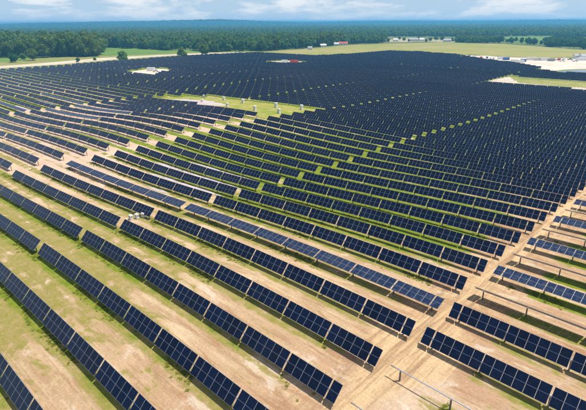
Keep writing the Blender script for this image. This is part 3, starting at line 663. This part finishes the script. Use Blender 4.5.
# the far forest: nobody could count it
CLEAR = [[(392, 42.4), (456, 43), (459, 39), (440, 37.6), (410, 36.6), (392, 38.8)], [(504, 36.4), (554, 36), (554, 42), (546, 43), (530, 43.4), (504, 42)], [(262, 39.2), (283, 39.2), (296, 38), (296, 36.8), (264, 37.2)]]
FRONT = ([-40, 0, 100, 330, 345, 390, 450, 500, 546, 560, 640], [41, 41, 40, 40, 37.6, 36.8, 37, 36.6, 36.6, 38, 39])
dd = 850.0; n_far = 0
while dd < 8200:
    sp_ = 10.5 * (dd / 900) ** 0.85
    nb = int(1.30 * dd / sp_); th = (np.arange(nb) + rng.uniform(0, 1, nb)) / nb * 1.30 - 0.65; rad = dd + rng.uniform(-.6, .6, nb) * sp_
    uu = (d_h.x * np.cos(th) + r_h.x * np.sin(th)) * rad; ww = (d_h.y * np.cos(th) + r_h.y * np.sin(th)) * rad; zz_ = ground_z(uu, ww)
    x, y, c = project(uu, ww, zz_); ok = (y < np.interp(x, *FRONT)) & (x > -25) & (x < 611)
    for cp in CLEAR: ok &= ~inside(cp, x, y)
    ok &= rng.uniform(0, 1, nb) < 0.84
    for i in np.nonzero(ok)[0]:
        q = rng.uniform() * 0.55 + 0.45 * (0.5 + 0.27 * (math.sin(uu[i] * 0.011 + 1) + math.sin(ww[i] * 0.0087 + uu[i] * 0.004))); kind_ = 2 if q < (0.36 if dd < 1500 else 0.55) else (1 if q < 0.68 else 0)
        sz = rng.uniform(0.6, 1.25); sx = sz * max(1.0, sp_ / 11.0 * 0.85); far_pts[kind_].append((uu[i], ww[i], sx, sz))
    dd += sp_ * 0.95
for kind_, (pts, me_) in enumerate(zip(far_pts, FAR)):
    pts = np.array(pts); src = bpy.data.objects.new('far_tree_shape', me_)
    me = bpy.data.meshes.new('far_forest'); me.vertices.add(len(pts)); me.vertices.foreach_set('co', np.stack([pts[:, 0], pts[:, 1], ground_z(pts[:, 0], pts[:, 1]) - 0.2], 1).astype(np.float32).ravel())
    at_ = me.attributes.new('tree_scale', 'FLOAT_VECTOR', 'POINT'); at_.data.foreach_set('vector', np.stack([pts[:, 2], pts[:, 2], pts[:, 3]], 1).astype(np.float32).ravel())
    o = link(bpy.data.objects.new('far_forest', me)); tag(o, ['olive broadleaf trees massed in the far forest', 'green trees massed in the far forest belt', 'dark conifers massed in the far forest up to the horizon'][kind_], 'forest', kind='stuff')
    ng = bpy.data.node_groups.new('forest_points', 'GeometryNodeTree'); ng.interface.new_socket('Geometry', in_out='INPUT', socket_type='NodeSocketGeometry'); ng.interface.new_socket('Geometry', in_out='OUTPUT', socket_type='NodeSocketGeometry')
    gi, go, ip, oi, na, rv = (ng.nodes.new(k) for k in ('NodeGroupInput', 'NodeGroupOutput', 'GeometryNodeInstanceOnPoints', 'GeometryNodeObjectInfo', 'GeometryNodeInputNamedAttribute', 'FunctionNodeRandomValue'))
    oi.inputs[0].default_value = src; oi.inputs['As Instance'].default_value = True
    na.data_type = 'FLOAT_VECTOR'; na.inputs[0].default_value = 'tree_scale'; rv.data_type = 'FLOAT_VECTOR'; rv.inputs[0].default_value = (0, 0, 0); rv.inputs[1].default_value = (0, 0, 6.283)
    L_ = ng.links.new; L_(gi.outputs[0], ip.inputs['Points']); L_(oi.outputs['Geometry'], ip.inputs['Instance']); L_(na.outputs[0], ip.inputs['Scale']); L_(rv.outputs[0], ip.inputs['Rotation']); L_(ip.outputs[0], go.inputs[0])
    md = o.modifiers.new('trees', 'NODES'); md.node_group = ng
print('far trees', [len(p) for p in far_pts])

# ------------------------------------------------------------------ equipment and buildings
def cabinet(u, w, rz, sx, sy, sz, label, group, name='equipment_cabinet'):
    root = empty(name, (u, w, gz(u, w)), rz); tag(root, label, 'cabinet', group)
    mb = MB(); mb.box(-sx * 0.56, sx * 0.56, -sy * 0.58, sy * 0.58, -0.25, 0.14); mb.build('plinth', root, M['concrete'])
    mb = MB(); mb.box(-sx / 2, sx / 2, -sy / 2, sy / 2, 0.14, sz - 0.1); mb.build('housing', root, M['white'])
    mb = MB(); mb.hexa([(-sx * .55, -sy * .58, sz - .1), (sx * .55, -sy * .58, sz - .1), (sx * .55, sy * .58, sz - .1), (-sx * .55, sy * .58, sz - .1), (-sx * .5, -sy * .5, sz + .02), (sx * .5, -sy * .5, sz + .02), (sx * .5, sy * .5, sz + .02), (-sx * .5, sy * .5, sz + .02)]); mb.build('roof', root, M['white'])
    for s_ in (-1, 1):
        mb = MB(); a, b = sorted((s_ * sx * 0.03, s_ * sx * 0.46)); mb.box(a, b, -sy / 2 - 0.03, -sy / 2 - 0.002, 0.25, sz - 0.22); d = mb.build('door', root, M['offwhite'])
        mb = MB(); mb.box(s_ * sx * 0.08 - 0.02, s_ * sx * 0.08 + 0.02, -sy / 2 - 0.07, -sy / 2 - 0.03, sz * 0.45, sz * 0.58); mb.build('handle', d, M['grey'])
    mb = MB()
    for i in range(4): mb.box(sx / 2 + 0.002, sx / 2 + 0.03, -sy * 0.35, sy * 0.35, sz * 0.55 + i * 0.08, sz * 0.55 + i * 0.08 + 0.045)
    tag(mb.build('vent', root, M['grey']), kind='stuff')
for i, (x, y, h_) in enumerate(((204, 97.6, 1.6), (202.3, 102, 1.4), (224, 100.4, 2.0), (227.5, 106.6, 1.9), (243, 103.2, 2.3), (255, 110.6, 2.4), (276, 107.6, 2.5), (279, 113.4, 2.3), (301.5, 110, 2.6))):
    u, w = at(x, y); cabinet(u, w, random.uniform(-0.15, 0.15), 1.15, 0.9, h_ * 0.85, f'white equipment cabinet, {ordinal(i + 1)} from the left on the open grass strip', 'white cabinets on the open strip')
for i, (x, y) in enumerate(((131, 219.6), (137, 218.4), (143.6, 217.4))):
    u, w = at(x, y); cabinet(u, w, 0.1 * i, 0.72, 0.5, 0.9, ['left of three small white boxes behind a panel row', 'middle of three small white boxes behind a panel row', 'right of three small white boxes behind a panel row'][i], 'small white boxes between the rows', 'inverter_box')
def container(u, w, rz, Lc, mat, label, group='containers in the sandy yard'):
    root = empty('shipping_container', (u, w, gz(u, w) + 0.1), rz); tag(root, label, 'container', group); hw = 1.22
    mb = MB(); mb.box(-Lc / 2, Lc / 2, -hw, hw, 0.12, 2.55)
    n = int(Lc / 0.6)
    for i in range(n):
        x0 = -Lc / 2 + 0.2 + i * (Lc - 0.4) / n
        for s_ in (-1, 1):
            a, b = sorted((s_ * hw, s_ * (hw + 0.05))); mb.box(x0, x0 + 0.3, a, b, 0.25, 2.42)
    mb.build('body', root, mat)
    mb = MB(); mb.box(-Lc / 2 - .02, Lc / 2 + .02, -hw - .03, hw + .03, 2.552, 2.62); mb.build('roof', root, mat)
    for s_ in (-1, 1):
        mb = MB(); a, b = sorted((s_ * 0.03, s_ * 1.15)); mb.box(Lc / 2 + .002, Lc / 2 + .05, a, b, 0.2, 2.45); d = mb.build('door', root, mat)
        mb = MB(); mb.box(Lc / 2 + .052, Lc / 2 + .08, s_ * 0.4 - .02, s_ * 0.4 + .02, 0.3, 2.4); mb.build('lock_rod', d, M['steel'])
def pickup(u, w, rz, mat, label):
    root = empty('pickup_truck', (u, w, gz(u, w) + 0.1), rz); tag(root, label, 'truck', 'vehicles in the sandy yard')
    mb = MB(); mb.hexa([(-2.7, -.92, .45), (2.7, -.92, .45), (2.7, .92, .45), (-2.7, .92, .45), (-2.7, -.95, 1.08), (2.6, -.9, 1.05), (2.6, .9, 1.05), (-2.7, .95, 1.08)]); mb.build('body', root, mat)
    mb = MB(); mb.hexa([(-.9, -.9, 1.08), (1.3, -.9, 1.06), (1.3, .9, 1.06), (-.9, .9, 1.08), (-.7, -.74, 1.82), (.55, -.74, 1.82), (.55, .74, 1.82), (-.7, .74, 1.82)]); c = mb.build('cab', root, mat)
    mb = MB(); mb.hexa([(1.24, -.78, 1.14), (1.30, -.78, 1.14), (1.30, .78, 1.14), (1.24, .78, 1.14), (.58, -.66, 1.76), (.64, -.66, 1.76), (.64, .66, 1.76), (.58, .66, 1.76)]); mb.build('windscreen', c, M['window'])
    for s_ in (-1, 1):
        mb = MB(); mb.hexa([(-.7, s_ * .875, 1.18), (.95, s_ * .875, 1.18), (.95, s_ * .90, 1.18), (-.7, s_ * .90, 1.18), (-.6, s_ * .765, 1.72), (.5, s_ * .765, 1.72), (.5, s_ * .79, 1.72), (-.6, s_ * .79, 1.72)]); mb.build('side_window', c, M['window'])
        for x0 in (-1.65, 1.75):
            mb = MB(); mb.cyl((x0, s_ * 0.72 if s_ > 0 else -0.96, 0.4), (0, 1, 0), 0.4, 0.24, 14); wh = mb.build('wheel', root, M['dark'])
            mb = MB(); mb.cyl((x0, 0.962 if s_ > 0 else -0.985, 0.4), (0, 1, 0), 0.22, 0.022, 10); mb.build('rim', wh, M['steel'])
        mb = MB(); mb.box(2.58, 2.72, s_ * .7 - .16, s_ * .7 + .16, .78, .96); mb.build('headlight', root, M['white'])
def pallet(u, w, rz, mat, label):
    root = empty('wrapped_pallet', (u, w, gz(u, w) + 0.1), rz); tag(root, label, 'pallet', 'wrapped pallets in the sandy yard')
    mb = MB()
    for y0 in (-.95, -.1, .8): mb.box(-1.1, 1.1, y0, y0 + .14, 0, .14)
    for i in range(6): mb.box(-1.1 + i * .4, -1.1 + i * .4 + .2, -1.0, 1.0, .142, .17)
    tag(mb.build('base', root, M['wood']), kind='stuff')
    h_ = random.uniform(1.3, 2.3); mb = MB(); mb.hexa([(-1.1, -1, .172), (1.1, -1, .172), (1.1, 1, .172), (-1.1, 1, .172), (-1.04, -.95, h_), (1.05, -.96, h_ - .05), (1.04, .94, h_), (-1.05, .95, h_ + .05)]); mb.build('load', root, mat)
def house(x, y, rz, sx, sy, h, wallm, roofm, label, pitch=0.5):
    u, w = at(x, y); z = gz(u, w); root = empty('house', (u, w, z), rz); tag(root, label, 'building', 'far buildings around the field')
    mb = MB(); mb.box(-sx / 2, sx / 2, -sy / 2, sy / 2, -.3, h); r = sy / 2 * pitch
    for s_ in (-1, 1): mb.poly([(s_ * sx / 2, -sy / 2, h), (s_ * sx / 2, sy / 2, h), (s_ * sx / 2, 0, h + r)][::s_])
    mb.build('wall', root, wallm)
    mb = MB()
    for s_ in (-1, 1):
        e = sy / 2 + 0.5; lo = h - 0.5 * pitch
        mb.hexa([(-sx / 2 - .5, s_ * e, lo + .02), (sx / 2 + .5, s_ * e, lo + .02), (sx / 2 + .5, 0, h + r + .02), (-sx / 2 - .5, 0, h + r + .02), (-sx / 2 - .5, s_ * e, lo + .2), (sx / 2 + .5, s_ * e, lo + .2), (sx / 2 + .5, 0, h + r + .2), (-sx / 2 - .5, 0, h + r + .2)])
    rf = mb.build('roof', root, roofm)
    mb = MB(); mb.box(sx * .2, sx * .2 + .7, -.35, .35, h + r * 0.6, h + r + 1.0); mb.build('chimney', rf, M['concrete'])
    nwin = max(2, int(sx / 3.2))
    for s_ in (-1, 1):
        for i in range(nwin):
            xc = -sx / 2 + (i + .5) * sx / nwin; a, b = sorted((s_ * (sy / 2 + .002), s_ * (sy / 2 + .06)))
            if i == nwin // 2:
                mb = MB(); mb.box(xc - .55, xc + .55, a, b, .05, 2.1); mb.build('door', root, M['grey'])
            else:
                mb = MB(); mb.box(xc - .6, xc + .6, a, b, 1.0, 2.2); f_ = mb.build('window', root, M['white'])
                a, b = sorted((s_ * (sy / 2 + .062), s_ * (sy / 2 + .075))); mb = MB(); mb.box(xc - .5, xc + .5, a, b, 1.1, 2.1); mb.build('pane', f_, M['window'])
RZ = PHI - math.pi / 2                       # turn that lines a thing up with the picture plane
for i, (x, y, mt, Lc) in enumerate(((500.5, 59.6, 'white', 6), (506, 60.2, 'blue', 6), (514, 62.4, 'white', 6), (520.5, 63, 'white', 6), (523, 62, 'blue', 5), (531, 60.2, 'white', 9), (538, 60.6, 'offwhite', 7), (545, 60.8, 'white', 9), (551, 61.4, 'grey', 6), (581, 60.6, 'white', 9))):
    u, w = at(x, y); container(u, w, -RZ + random.uniform(-.12, .12) + math.pi / 2 * 0, Lc, M[mt], f'{dict(white="white", blue="blue", offwhite="cream", grey="grey")[mt]} container, {ordinal(i + 1)} from the left in the sandy yard at right')
for i, (x, y, mt) in enumerate(((458, 57), (461, 57.6), (463.5, 57), (466, 58), (469, 57.4), (471, 58.4), (474.5, 58.2), (477, 59), (481, 58.4), (484, 59.2), (487, 58.6), (490.5, 59.4), (494, 59.6), (556, 60.4), (559, 60.6), (564, 60))) if False else ((i, (*p, ('white', 'offwhite', 'red', 'white', 'blue', 'white')[i % 6])) for i, p in enumerate(((458, 57), (461, 57.6), (463.5, 57), (466, 58), (469, 57.4), (471, 58.4), (474.5, 58.2), (477, 59), (481, 58.4), (484, 59.2), (487, 58.6), (490.5, 59.4), (494, 59.6), (556, 60.4), (559, 60.6), (564, 60)))):
    u, w = at(x, y); pallet(u, w, random.uniform(0, 3), M[mt], f'{dict(white="white", offwhite="cream", red="red", blue="blue")[mt]} wrapped pallet load, {ordinal(i + 1)} from the left on the sandy yard')
for x, y, rz, mt, lab in ((562, 61.6, 0.3, 'white', 'white pickup truck parked in the middle of the sandy yard'), (570, 60.2, -0.2, 'grey', 'grey pickup truck parked near the site building'), (575, 61.8, 0.8, 'white', 'white pickup truck nearest the pond'), (156, 72, 0.5, 'white', 'white pickup truck in the sandy clearing at upper left')):
    u, w = at(x, y); pickup(u, w, rz, M[mt], lab)
for x, y, mt, Lc, lab in ((151, 71, 'white', 6, 'white container in the sandy clearing at upper left'), (284.5, 62.9, 'white', 6, 'white container in the small clearing far among the panels'), (294, 63.1, 'red', 8, 'red container in the small clearing far among the panels')):
    u, w = at(x, y); container(u, w, -RZ, Lc, M[mt], lab, 'containers in clearings among the panels')
house(270, 38.6, -RZ, 20, 11, 4.5, M['white'], M['roof_grey'] if False else M['white'], 'long white barn rising from the middle wood')
house(291, 37.4, -RZ, 15, 9, 4, M['offwhite'], M['white'], 'smaller white barn right of the long white barn')
house(310, 50.0, -RZ, 6, 5, 3.4, M['white'], M['roof_grey'], 'small white house in front of the middle wood')
house(323, 47.2, -RZ + .3, 9, 6, 3.2, M['white'], M['offwhite'], 'white house at the right end of the middle wood')
house(343, 45.4, -RZ, 15, 9, 3.4, M['offwhite'], M['roof_red'], 'house with a red roof behind the pasture')
house(336, 45.6, -RZ, 8, 6, 3, M['white'], M['white'], 'low white shed left of the red-roofed house')
house(395.5, 41.4, -RZ, 9, 7, 3.5, M['white'], M['white'], 'white house at the left of the pale field')
house(413, 41.4, -RZ, 18, 9, 4, M['offwhite'], M['roof_grey'], 'long pale barn in the pale field')
house(421, 41.2, -RZ + .4, 10, 8, 3.5, M['offwhite'], M['offwhite'], 'cream house right of the long pale barn')
house(447, 42.0, -RZ, 14, 8, 3.6, M['offwhite'], M['roof_grey'], 'grey-roofed house at the right of the pale field')
house(586, 59.2, -RZ, 12, 7, 3.2, M['white'], M['roof_grey'], 'white site building at the right edge of the yard')
house(577, 58.8, -RZ, 7, 5, 3.2, M['offwhite'], M['roof_grey'], 'small site cabin beside the white site building')

# ------------------------------------------------------------------ weeds under and between the near rows
t = NT('weed_blades'); r_ = t.noise(t.pos(), 0.5, 3)
M['weed'] = leafy(t, t.mix(t.sstep(r_, 0.35, 0.65), (0.19, 0.24, 0.025), (0.30, 0.29, 0.05)), 0.5)
n = 60000; uu = rng.uniform(-150, 30, n); kk_ = rng.integers(-2, 16, n); lane = rng.uniform(0, 1, n) < 0.0
ww = ROW_W0 - 1.35 + kk_ * ROW_S + np.where(lane, rng.uniform(-3.3, 3.3, n), rng.normal(0.0, 0.5, n))
patch = np.sin(uu * 0.31 + kk_ * 2.1) + np.sin(uu * 0.12 + kk_ * 4.7) + np.sin(uu * 0.83 + ww * 0.9) * 0.7
zz_ = ground_z(uu, ww); x, y, c = project(uu, ww, zz_)
ok = (x > -10) & (x < 596) & (y > 100) & (y < 416) & (np.hypot(uu, ww) < 140) & (patch > 0.1) & (np.abs(uu + 20.4) > 3.0) & ((uu < -45) | (patch > 1.4))
uu, ww, zz_ = uu[ok], ww[ok], zz_[ok]; n = len(uu); V = []; sz_ = rng.uniform(0.5, 1.4, n)
for q in range(9):                                          # each tuft: nine leaning blades
    a = q * 0.698 + rng.uniform(-.3, .3, n); h_ = rng.uniform(0.05, 0.14, n) * sz_; wd = rng.uniform(0.035, 0.06, n) * sz_; le = rng.uniform(0.12, 0.26, n) * sz_
    b = np.stack([uu, ww, zz_ - 0.01], 1)
    dx = np.stack([np.cos(a), np.sin(a), np.zeros(n)], 1); dy = np.stack([-np.sin(a), np.cos(a), np.zeros(n)], 1)
    V.append(np.stack([b - dx * wd[:, None] + dy * 0.03, b + dx * wd[:, None] + dy * 0.03, b + dy * le[:, None] + np.array([0, 0, 1]) * h_[:, None]], 1))
V = np.concatenate(V).reshape(-1, 3)
o = link(bpy.data.objects.new('weeds', mesh_arrays('weeds', V, np.arange(len(V)).reshape(-1, 3), [M['weed']])))
tag(o, 'low green weeds and grass tufts under the nearer panel rows', 'weeds', kind='stuff')

# ------------------------------------------------------------------ haze
HAZE_DENSITY = 2.3e-4
mb = MB(); mb.box(-11800, 9800, -4800, 11800, -4.5, 50.0); hz = mb.build('haze', None)
hm = bpy.data.materials.new('haze_air'); hm.use_nodes = True; hn = hm.node_tree.nodes; hn.clear()
ho = hn.new('ShaderNodeOutputMaterial'); hv = hn.new('ShaderNodeVolumePrincipled')
hv.inputs['Color'].default_value = (0.16, 0.56, 1.0, 1); hv.inputs['Density'].default_value = HAZE_DENSITY; hv.inputs['Anisotropy'].default_value = 0.2
hm.node_tree.links.new(hv.outputs[0], ho.inputs['Volume']); hz.data.materials.append(hm)
tag(hz, 'thin bluish haze over the whole landscape', 'haze', kind='stuff')
